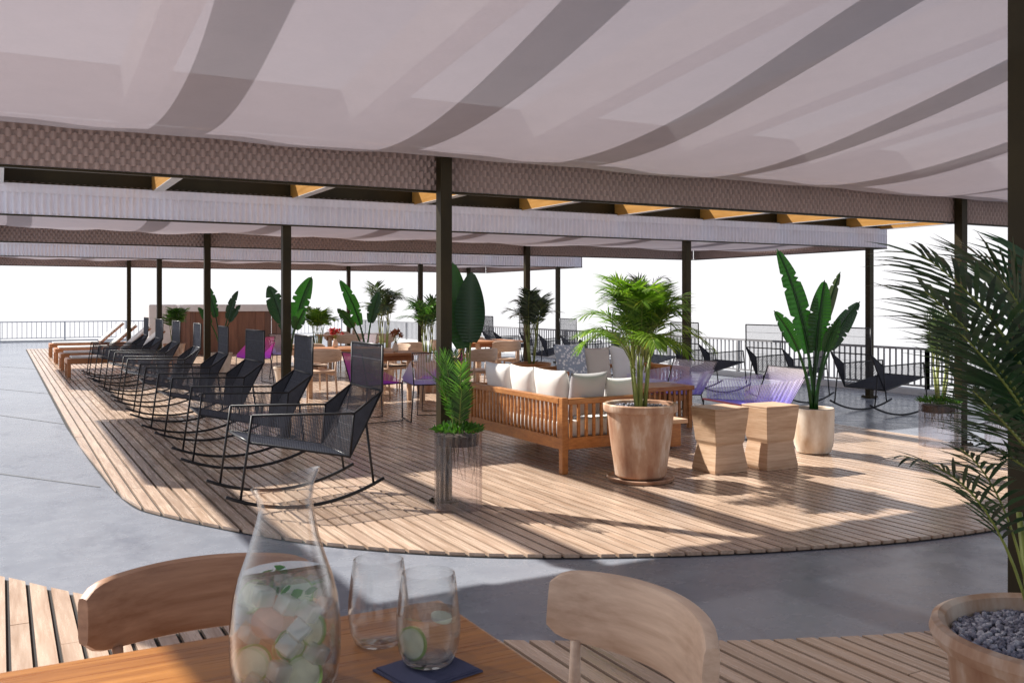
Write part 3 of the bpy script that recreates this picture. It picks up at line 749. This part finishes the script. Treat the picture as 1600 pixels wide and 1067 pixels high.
def palm(t, base, h, spread, nf, mat, seed, canes=5, leafL=.24, w_=.022, n=20, canemat='stem', low=0):
    """areca style palm: cluster of canes, arching feather fronds"""
    rnd = random.Random(seed); leaf = MB(); stem = MB(); cane = MB(); base = Vector(base)
    for k in range(canes):
        a = 2*math.pi*k/canes+rnd.uniform(-.3, .3); r0 = rnd.uniform(.02, .055)
        ch = h*rnd.uniform(.26, .42); b0 = base+Vector((math.cos(a)*r0, math.sin(a)*r0, 0)); b1 = b0+Vector((math.cos(a)*.05, math.sin(a)*.05, ch))
        cane.tube([b0, b0.lerp(b1, .5), b1], [.016, .014, .009], 7)
        m_ = max(1, nf//canes+(1 if k < nf % canes else 0))
        for j in range(m_):
            aa = a+2*math.pi*j/m_*.8+rnd.uniform(-.6, .6); tall = rnd.uniform(.72, 1.0)
            rr = spread*rnd.uniform(.5, 1.0)*(1.1-.45*(tall-.72)/.28)
            hd = Vector((math.cos(aa), math.sin(aa), 0))
            top = base+hd*rr+UP*(h*tall-.0); mid = b1+hd*rr*.22+UP*(h*tall-ch)*1.02
            top -= UP*rnd.uniform(.0, .22)*h*(rr/spread)
            frond(leaf, stem, b1, mid, top, n, leafL*rnd.uniform(.8, 1.15), w_, rnd, .22)
    for k in range(low):
        a = 2*math.pi*k/low+rnd.uniform(-.4, .4); hd = Vector((math.cos(a), math.sin(a), 0)); b1 = base+UP*h*rnd.uniform(.26, .36)+hd*.05
        frond(leaf, stem, b1, b1+hd*spread*.35+UP*h*.42, b1+hd*spread*rnd.uniform(.8, 1.05)+UP*h*rnd.uniform(.08, .30), n, leafL*.9, w_, rnd, .25, .6)
    leaf.build('foliage', mat, t); stem.build('leaf_stalks', 'stem', t, True); cane.build('canes', canemat, t, True)
def blade(mb, p0, p1, p2, Ln_w, rnd, splits=4, fold=.25, up=UP):
    """broad banana-like leaf along a bezier, with torn edges"""
    p0, p1, p2 = map(Vector, (p0, p1, p2)); N = 44
    tears = sorted(rnd.uniform(.2, .9) for _ in range(splits))
    for sg in (-1, 1):
        vs = []; fs = []; tr = [x+rnd.uniform(-.08, .08) for x in tears]
        for i in range(N+1):
            u = i/N; p = bez(p0,p1,p2,u); tg = (bez(p0,p1,p2,min(1,u+.02))-bez(p0,p1,p2,max(0,u-.02))).normalized()
            sd = tg.cross(up); sd = sd.normalized() if sd.length > .05 else Vector((1,0,0)); nm = sd.cross(tg)
            ww = Ln_w*math.sin(math.pi*min(1, (u*.93+.07)))**.62*(1-.25*u)
            if u > .96: ww *= .35
            for x in tr:
                if abs(u-x) < .5/N: ww *= .62
            pl = nm*(.014*(1 if i % 2 else -1))*ww; vs += [p, p+(sd*sg*.55+nm*fold*.45)*ww+pl, p+(sd*sg+nm*fold*.6)*ww+pl*1.4]
        for i in range(N):
            a = i*3; fs += [(a, a+1, a+4, a+3), (a+1, a+2, a+5, a+4)]
        mb.add(vs, fs)
def strelitzia(t, base, leaves, mat, seed, facing=None):
    """leaves: (tip offset xyz, blade length fraction, half width)"""
    rnd = random.Random(seed); base = Vector(base); st = MB(); parts = []
    for k, (tip, fr, hw, mt) in enumerate(leaves):
        tip = base+Vector(tip); d = tip-base; a = 2*math.pi*k/len(leaves)
        b0 = base+Vector((math.cos(a)*.025, math.sin(a)*.025, 0))
        mid = base+Vector((d.x*.18, d.y*.18, d.z*.62)); s1 = bez(b0, mid, tip, 1-fr)
        pts = [bez(b0, mid, tip, i/14) for i in range(15)]
        st.tube(pts, [.018*(1-.8*i/14)+.002 for i in range(15)], 6)
        tm = (bez(b0, mid, tip, 1-fr+.03)-s1).normalized()
        m2 = bez(b0, mid, tip, 1-fr/2)
        lf = MB(); q1 = 2*m2-(s1+tip)*.5
        u = facing if facing is not None else UP
        blade(lf, s1, q1, tip, hw, rnd, 3, .3, Vector(u)); lf.build('leaf', mt or mat, t)
    st.build('leaf_stalks', 'banana', t, True)
def pebbles(mb, rad, z, n, s0, s1, rnd, r_in=0):
    for _ in range(n):
        a = rnd.uniform(0, 6.283); r = rad*math.sqrt(rnd.uniform(r_in, 1)); s = rnd.uniform(s0, s1)
        c = Vector((r*math.cos(a), r*math.sin(a), z+rnd.uniform(-.3, .5)*s))
        rot = Quaternion(Vector((rnd.gauss(0,1), rnd.gauss(0,1), rnd.gauss(0,1))).normalized(), rnd.uniform(0, 3))
        vs = []
        for v in OCT: 
            q = Vector(v)*s*rnd.uniform(.8, 1.15); q.z *= .8; vs.append(c+rot @ q)
        mb.add(vs, OCTF)
_b = bmesh.new(); bmesh.ops.create_icosphere(_b, subdivisions=1, radius=1); _b.verts.ensure_lookup_table()
OCT = [v.co.copy() for v in _b.verts]; OCTF = [tuple(v.index for v in f.verts) for f in _b.faces]; _b.free()

# terracotta potted areca
t = thing('potted_palm', 'bright green palm in a weathered terracotta pot on a saucer, beside the sofa', 'potted palm', (4.72, 6.42, 0))
b = MB(); b.lathe([(.20,.035),(.215,.05),(.255,.35),(.278,.56),(.282,.575),(.305,.58),(.312,.60),(.310,.635),(.298,.645),(.280,.638),(.272,.60),(.265,.57)], 48); b.build('pot', 'terra', t, True, autosm=35)
b = MB(); b.lathe([(.20,0),(.27,.004),(.285,.03),(.275,.036),(.26,.02),(.19,.018)], 40); b.build('saucer', 'terra', t, True, autosm=40)
b = MB(); b.lathe([(.27,.592),(.1,.60),(0.0001,.60)], 24); b.build('soil', 'soil', t)
b = MB(); pebbles(b, .255, .606, 520, .009, .016, random.Random(4)); b.build('gravel', 'gravel', t)
palm(t, (0,0,.6), 1.10, .60, 28, 'palmlight', 11, 6, .25, .0135, 34, low=8)
# pale clay pot with broad leaved plant
t = thing('potted_banana_plant', 'broad-leaved plant in a pale clay pot right of the stools', 'potted plant', (7.06, 6.74, 0))
b = MB(); b.lathe([(.13,0),(.16,.015),(.185,.08),(.195,.2),(.197,.44),(.19,.447),(.182,.44),(.18,.41)], 40); b.build('pot', 'clay', t, True, autosm=35)
b = MB(); b.lathe([(.182,.415),(.0001,.425)], 24); b.build('soil', 'soil', t)
CR = Vector((.878, -.478, 0)); CF = Vector((.478, .878, 0))
def cv(x, z, d=0): return tuple(CR*x+CF*d+UP*z)
Z2 = 9.2; k2 = Z2/1470
def off(px, py, d=0, px0=1287, py0=645, k=k2): return cv((px-px0)*k, (py0-py)*k, d)
tocam = tuple(-CF)
strelitzia(t, (0,0,.42), [(off(1231,390,.05), .70, .115, None), (off(1300,440,-.08), .60, .125, None), (off(1343,426,.25), .48, .06, 'palmgrey'), (off(1220,488,-.1), .46, .085, None), (off(1366,474,.1), .50, .10, 'bananadark'), (off(1322,500,-.12), .42, .08, None)], 'banana', 21, tocam)
# big dark leaved plant
t = thing('potted_rubber_plant', 'plant with two huge oval leaves, one bright and one nearly black, behind the front post', 'potted plant', (*W(-.57, 12.0), 0))
b = MB(); b.lathe([(.15,0),(.22,.3),(.23,.36),(.21,.37),(.2,.33)], 28); b.build('pot', 'terra', t, True)
k3 = 12/1470
def off3(px, py, d=0): return Vector(cv((px-730)*k3, (820-py)*k3*0+1.5-(py-470)*k3, d))
for (a_, b_, c_, hw, mt) in (((722,545,.1),(712,480,.12),(706,408,.1),.20,'banana'), ((735,535,-.05),(733,480,-.06),(737,424,-.05),.215,'bananadark'), ((728,540,.2),(720,500,.25),(716,440,.25),.17,'banana')):
    lf = MB(); blade(lf, off3(*a_), off3(*b_), off3(*c_), hw, random.Random(hash(mt) % 99 if 0 else 5), 0, .15, -CF); lf.build('leaf', mt, t)
b = MB()
for (a_) in ((722,545,.1),(735,535,-.05),(728,540,.2)): b.tube([(0,0,.33), off3(*a_)], [.02,.012], 6)
b.build('leaf_stalks', 'stem', t, True)

def potted(kind, label, px, Z, h, pot='terra', ph=.5, pr=.24, **kw):
    x, y = W((px-800)/1470*Z, Z)
    t = thing(kind, label, 'potted plant' if 'palm' not in kind else 'potted palm', (x, y, -.025 if x > 9 else 0))
    b = MB(); b.lathe([(pr*.7,0),(pr*.85,ph*.5),(pr,ph*.93),(pr*1.05,ph*.94),(pr*1.05,ph),(pr*.95,ph),(pr*.93,ph-.04)], 28); b.build('pot', pot, t, True, autosm=35)
    b = MB(); b.lathe([(pr*.94,ph-.035),(.0001,ph-.03)], 16); b.build('soil', 'soil', t)
    return t
t = potted('potted_palm', 'grey green palm behind the bright palm, near the double posts', 1012, 15, 1.9); palm(t, (0,0,.48), 1.52, .62, 16, 'palmgrey', 31, 5, .26, .022, 22)
t = potted('potted_palm', 'palm in a wide brown pot in front of a bronze post, behind the sofa pillows', 830, 13.4, 1.6, 'teak', .62, .27); palm(t, (0,0,.58), 1.08, .42, 16, 'palmgrey', 32, 5, .22, .02, 20)
t = potted('potted_palm', 'bushy grey green palm left of the front post, far behind the nearest rocking chair', 600, 17.5, 1.8); palm(t, (0,0,.48), 1.38, .55, 18, 'palmgrey', 33, 5, .24, .022, 20)
t = potted('potted_palm', 'palm partly hidden by the front bronze post on its left', 668, 15.5, 1.7); palm(t, (0,0,.48), 1.15, .5, 16, 'palm', 34, 5, .24, .022, 20)
t = potted('potted_palm', 'small yellowish green palm right of the second tall broad-leaved plant', 497, 19.5, 1.5); palm(t, (0,0,.48), .92, .5, 14, 'palmlight', 35, 5, .24, .03, 16)
t = potted('potted_palm', 'small green palm behind the far left rocking chairs, in front of the bar', 272, 22, 1.4); palm(t, (0,0,.48), .85, .4, 14, 'palm', 36, 5, .22, .03, 14)
def st(label, px, Z, leaves, seed):
    t = potted('potted_banana_plant', label, px, Z, 2, 'clay', .45, .22); k = Z/1470
    strelitzia(t, (0,0,.42), [(cv((lx-px)*k, 1.5-(ly-470)*k-.42, dd), fr, hw, mt) for lx, ly, dd, fr, hw, mt in leaves], 'banana', seed, tocam)
st('broad-leaved plant with two upright leaves either side of a bronze post', 450, 15, [(487,432,0,.55,.16,None),(416,446,.1,.5,.16,'bananadark'),(480,482,-.2,.4,.12,None),(432,470,.2,.5,.13,'bananadark')], 41)
st('broad-leaved plant with thin dark leaves in front of the bar', 345, 19, [(372,454,0,.5,.09,'bananadark'),(316,440,.1,.55,.12,None),(378,476,-.1,.4,.08,'bananadark'),(314,480,-.2,.4,.09,None)], 42)
st('broad-leaved plant with slanting leaves left of the bushy grey palm', 572, 16.2, [(530,437,0,.6,.12,None),(528,482,-.1,.4,.10,None),(590,455,.2,.5,.12,'bananadark')], 43)

# ribbed glass planters
def planter(label, loc, r, h, seed, plant):
    t = thing('ribbed_glass_planter', label, 'planter', loc, 0, 'ribbed glass planters'); rnd = random.Random(seed)
    n = 22; fl = lambda a, z: 1+.02*math.cos(n*a)
    b = MB(); b.lathe([(r,.0),(r,h),(r-.008,h),(r-.008,.012)], n*6, rf=fl); 
    b.build('glass_shell', 'acrylic', t, True, autosm=60)
    b = MB(); b.lathe([(r*.86,h-.10),(r*.88,h-.03),(.0001,h-.02)], 24); b.build('soil', 'soil', t)
    b = MB()
    for _ in range(18):
        a = rnd.uniform(0, 6.28); q = r*rnd.uniform(.3, .8); p = Vector((q*math.cos(a), q*math.sin(a), h-.09)); ll = rnd.uniform(.1, .30)*h/.56
        b.tube([p, p+Vector((rnd.uniform(-.02,.02), rnd.uniform(-.02,.02), -ll*.5)), p+Vector((rnd.uniform(-.03,.03), rnd.uniform(-.03,.03), -ll))], [.004,.003,.001], 4)
    b.build('roots', 'root', t)
    b = MB()
    for _ in range(420):
        a = rnd.uniform(0, 6.28); q = r*1.02*math.sqrt(rnd.random()); p = Vector((q*math.cos(a), q*math.sin(a), h+rnd.uniform(-.01, .05)*(1.3-q/r)))
        d = Vector((math.cos(a)*rnd.uniform(-.3,1), math.sin(a)*rnd.uniform(-.3,1), rnd.uniform(.2,1.1))); leaflet(b, p, d, rnd.uniform(.025,.055), .016, .5, Vector((rnd.gauss(0,1), rnd.gauss(0,1), .4)))
    b.build('moss', 'moss', t)
    plant(t, rnd); return t
def grassy(t, rnd, h=.56, H=.62):
    b = MB(); s_ = MB()
    for k in range(13):
        a = rnd.uniform(0, 6.28); ln = rnd.uniform(.5, 1.0)*H; hd = Vector((math.cos(a), math.sin(a), 0))
        p0 = hd*.03+UP*(h-.02); p2 = p0+hd*ln*rnd.uniform(.15, .42)+UP*ln*rnd.uniform(.8, 1.0); p1 = p0+hd*.03+UP*ln*.6
        frond(b, s_, p0, p1, p2, 20, .13, .011, rnd, .2, .35, .004)
    b.build('foliage', 'palm', t); s_.build('leaf_stalks', 'stem', t)
planter('ribbed glass planter with moss and feathery plant against the front bronze post', (2.915, 6.17, 0), .17, .56, 3, grassy)
planter('ribbed glass planter with small palm left of the right-hand post', (*W(4.43, 9.75), 0), .2, .45, 4, lambda t, rnd: palm(t, (0,0,.42), .98, .26, 16, 'palmgrey', 44, 5, .17, .015, 20))
planter('ribbed glass planter with low moss right of the right-hand post', (*W(4.92, 9.35), 0), .2, .40, 6, lambda t, rnd: grassy(t, rnd, .40, .3))

# foreground potted kentia palm, right
fx, fy = W(1.455, 2.46)
t = thing('potted_palm', 'large dark palm in the gravel-filled terracotta pot at the right edge, nearest the camera', 'potted palm', (fx, fy, 0))
b = MB(); b.lathe([(.20,0),(.22,.02),(.275,.40),(.292,.565),(.297,.575),(.325,.585),(.335,.61),(.328,.635),(.312,.642),(.296,.632),(.288,.60),(.284,.56)], 72); b.build('pot', 'terra', t, True, autosm=35)
b = MB(); b.lathe([(.289,.57),(.1,.59),(.0001,.592)], 24); b.build('soil', 'soil', t)
b = MB(); pebbles(b, .282, .594, 1900, .006, .0115, random.Random(9)); b.build('gravel', 'gravel', t)
leaf = MB(); stem = MB(); cane = MB(); rnd = random.Random(19)
base = Vector((fx, fy, 0))
def fp(px, py, Z): return PZ(px, py, Z)-base
crown = fp(1650, 760, 2.5); cane.tube([(-.03,0,.57), crown], [.022,.016], 8); cane.tube([(.04,.04,.57), fp(1680,740,2.55)], [.02,.015], 8); cane.tube([(-.06,.05,.57), fp(1592,800,2.6)], [.011,.008], 8)
for (a1, a2, n, ln, w_) in (((1620,520,2.45),(1440,398,2.30),24,.27,.015), ((1640,480,2.5),(1535,412,2.5),22,.28,.015), ((1610,590,2.4),(1445,455,2.2),24,.26,.015), ((1620,640,2.4),(1500,520,2.15),22,.25,.015),
        ((1640,560,2.6),(1545,450,2.75),20,.26,.015), ((1610,700,2.3),(1520,610,2.1),20,.23,.015), ((1620,740,2.45),(1525,680,2.45),18,.21,.014), ((1680,470,2.6),(1610,400,2.8),20,.28,.015), ((1700,450,2.5),(1760,390,2.5),18,.3,.016), ((1720,560,2.4),(1850,520,2.3),18,.3,.016), ((1690,600,2.8),(1740,500,3.1),18,.3,.016), ((1640,640,2.7),(1575,570,3.0),18,.24,.015)):
    frond(leaf, stem, crown, fp(*a1), fp(*a2), n, ln, w_, rnd, .28, .55, .007, .9)
frond(leaf, stem, (-.06,.05,.60), fp(1560,735,2.5), fp(1412,712,2.35), 22, .16, .011, rnd, .35, .5, .005, 1.0)
frond(leaf, stem, (-.06,.05,.60), fp(1585,760,2.45), fp(1500,700,2.3), 14, .14, .011, rnd, .4, .6, .005, 1.0)
leaf.build('foliage', 'palmdark', t); stem.build('leaf_stalks', 'stem', t, True); cane.build('canes', 'stem', t, True)

# ------------------------------------------------------------------ foreground table and tableware
t = thing('dining_table', 'honey coloured wooden table in the foreground with carafe and glasses', 'table', (.1, 1.73, 0))
b = MB(); b.box(-.95, -.47, .705, .89, .47, .74); b.build('table_top', 'table', t, bevel=.012, segs=3)
for x in (-.87, .78):
    for y in (-.40, .36):
        l = MB(); l.tube([(x, y, -.0), (x*.97, y*.97, .703)], [.02, .03], 12); l.build('leg', 'table', t, True)
b = MB(); b.box(-.80, .33, .63, .74, .355, .703); b.box(-.80, -.39, .63, .74, -.365, .703); b.build('apron', 'table', t)
TZ = .7402
cx, cy = W((446-800)/1470*1.85, 1.85)
t = thing('water_carafe', 'clear glass carafe with slanted mouth, full of water, lime and grapefruit slices', 'carafe', (cx, cy, TZ))
camR = math.atan2(-.478, .878)
slant = lambda a, r, z: (z > .3)*((z-.3)/.11)*.020*math.cos(a-camR)
outp = [(.0001,0),(.08,0),(.094,.006),(.102,.025),(.107,.07),(.1065,.13),(.101,.18),(.090,.222),(.077,.258),(.064,.30),(.055,.34),(.052,.36),(.0555,.388),(.067,.412)]
inn = [(.0643,.412),(.0527,.386),(.0492,.36),(.0522,.338),(.061,.298),(.0742,.256),(.0872,.220),(.098,.178),(.1035,.13),(.104,.07),(.099,.028),(.09,.013),(.0001,.010)]
b = MB(); b.lathe(outp+inn, 64, zf=slant); b.build('glass_body', 'glass', t, True, autosm=60)
b = MB(); b.lathe([(.0001,.0102),(.0898,.0132),(.0988,.0282),(.1038,.07),(.1033,.13),(.0978,.178),(.087,.2202),(.0845,.226),(.0001,.226)], 64); b.build('water', 'water', t, True, autosm=50)
rnd = random.Random(12)
def slice_(parent, c, r, th, nrm, skin, flesh):
    q = Vector(nrm).normalized().to_track_quat('Z', 'Y'); c = Vector(c)
    b = MB(); b.lathe([(.0001,-th/2),(r*.88,-th/2),(r*.88,th/2),(.0001,th/2)], 24); b.v = [tuple(c+q @ Vector(v)) for v in b.v]; o = b.build('fruit_slice', flesh, parent)
    b = MB(); b.lathe([(r*.885,-th*.55),(r,-th*.5),(r,th*.5),(r*.885,th*.55)], 24, closed=True); b.v = [tuple(c+q @ Vector(v)) for v in b.v]; b.build('rind', skin, o, True, autosm=40)
tc_ = -CF
for (x, d, z, r, n_, sk, fl) in ((-.052,-.045,.065,.036,(.2,-.1,.2),'limeskin','limeflesh'), (.045,-.055,.045,.040,(-.15,-.1,.45),'limeskin','limeflesh'), (-.02,-.062,.150,.030,(.35,0,.3),'peach','peach'), (.06,-.03,.125,.032,(-.6,0,.2),'limeskin','limeflesh'),
        (-.058,-.02,.185,.033,(-.4,0,.55),'limeskin','limeflesh'), (.03,-.03,.195,.032,(.1,0,.7),'limeskin','limeflesh'), (.01,.0,.085,.030,(.5,0,.4),'limeskin','limeflesh'), (-.03,.04,.11,.038,(.0,0,.2),'peach','peach'), (.065,.02,.075,.032,(-.7,0,.1),'peach','peach'), (.02,.04,.04,.04,(.1,0,.9),'peach','peach')):
    n3 = -CF*.9+CR*n_[0]+UP*n_[2]
    slice_(t, CR*x+CF*d+UP*z, r, .006, n3, sk, fl)
b = MB()
for _ in range(26):
    p = CR*rnd.uniform(-.06,.06)+CF*rnd.uniform(-.06,.05)+UP*rnd.uniform(.19,.222)
    leaflet(b, p, Vector((rnd.gauss(0,1), rnd.gauss(0,1), rnd.gauss(0,.4))), .03, .018, .2, Vector((rnd.gauss(0,1), rnd.gauss(0,1), 1)))
b.build('mint_leaves', 'mint', t)
for (x, d, z, a) in ((-.03,-.05,.195,.3), (.055,-.045,.165,.8), (-.06,-.03,.12,.5), (.02,-.06,.105,1.1), (.0,-.01,.205,.2), (.05,.03,.19,.9), (-.045,-.055,.03,1.0), (.005,-.07,.06,.4), (.07,-.045,.085,.7), (-.07,-.03,.155,.2), (.04,-.06,.135,1.3), (.015,-.05,.18,.6)):
    b = MB(); s = .017; b.box(-s,-s,-s,s,s,s); q = Quaternion((.3,.6,.7), a); c = CR*x+CF*d+UP*z; b.v = [tuple(c+q @ Vector(v)) for v in b.v]; b.build('ice_cube', 'ice', t, True, bevel=.004)
def tumbler(label, px, Z, full):
    x, y = W((px-800)/1470*Z, Z); t = thing('tumbler', label, 'glass', (x, y, TZ if not full else TZ+.0085), 0, 'drinking glasses on the table')
    b = MB(); b.lathe([(.0001,0),(.040,0),(.052,.006),(.062,.03),(.067,.065),(.066,.10),(.061,.145),(.055,.187),(.0535,.188),(.0525,.187),(.0585,.145),(.0635,.10),(.0645,.065),(.0595,.032),(.049,.014),(.0001,.012)], 48); b.build('glass_body', 'glass', t, True, autosm=60)
    if full:
        b = MB(); b.lathe([(.0001,.0122),(.0488,.0142),(.0593,.0322),(.0643,.065),(.0633,.10),(.0627,.106),(.0001,.106)], 48); b.build('water', 'water', t, True, autosm=50)
        slice_(t, CR*-.03+CF*-.025+UP*.05, .034, .006, -CF*.8+CR*-.45+UP*.1, 'limeskin', 'limeflesh'); slice_(t, CR*.028+CF*-.01+UP*.098, .022, .006, UP+CR*.2-CF*.15, 'limeflesh', 'limeflesh')
tumbler('empty clear tumbler standing behind the other one', 591, 2.09, False)
tumbler('clear tumbler of water with lime slices on the dark napkin', 669, 1.955, True)
nx_, ny_ = W((668-800)/1470*1.93, 1.93)
t = thing('napkin', 'folded slate blue napkin under the filled tumbler', 'napkin', (nx_, ny_, TZ), R(12))
for k, nm in ((0, 'lower_fold'), (1, 'upper_fold')):
    b = MB(); b.grid(lambda u, v: ((u-.5)*(.17-.012*k), (v-.5)*(.15-.01*k), .004*k+.004+.0004*math.sin(17*u+9*v)), 10, 10)
    b.box(-.085+.006*k, -.075+.005*k, .004*k+.0005, .085-.006*k, .075-.005*k, .004*k+.0035); b.build(nm, 'navy', t, True, autosm=40)
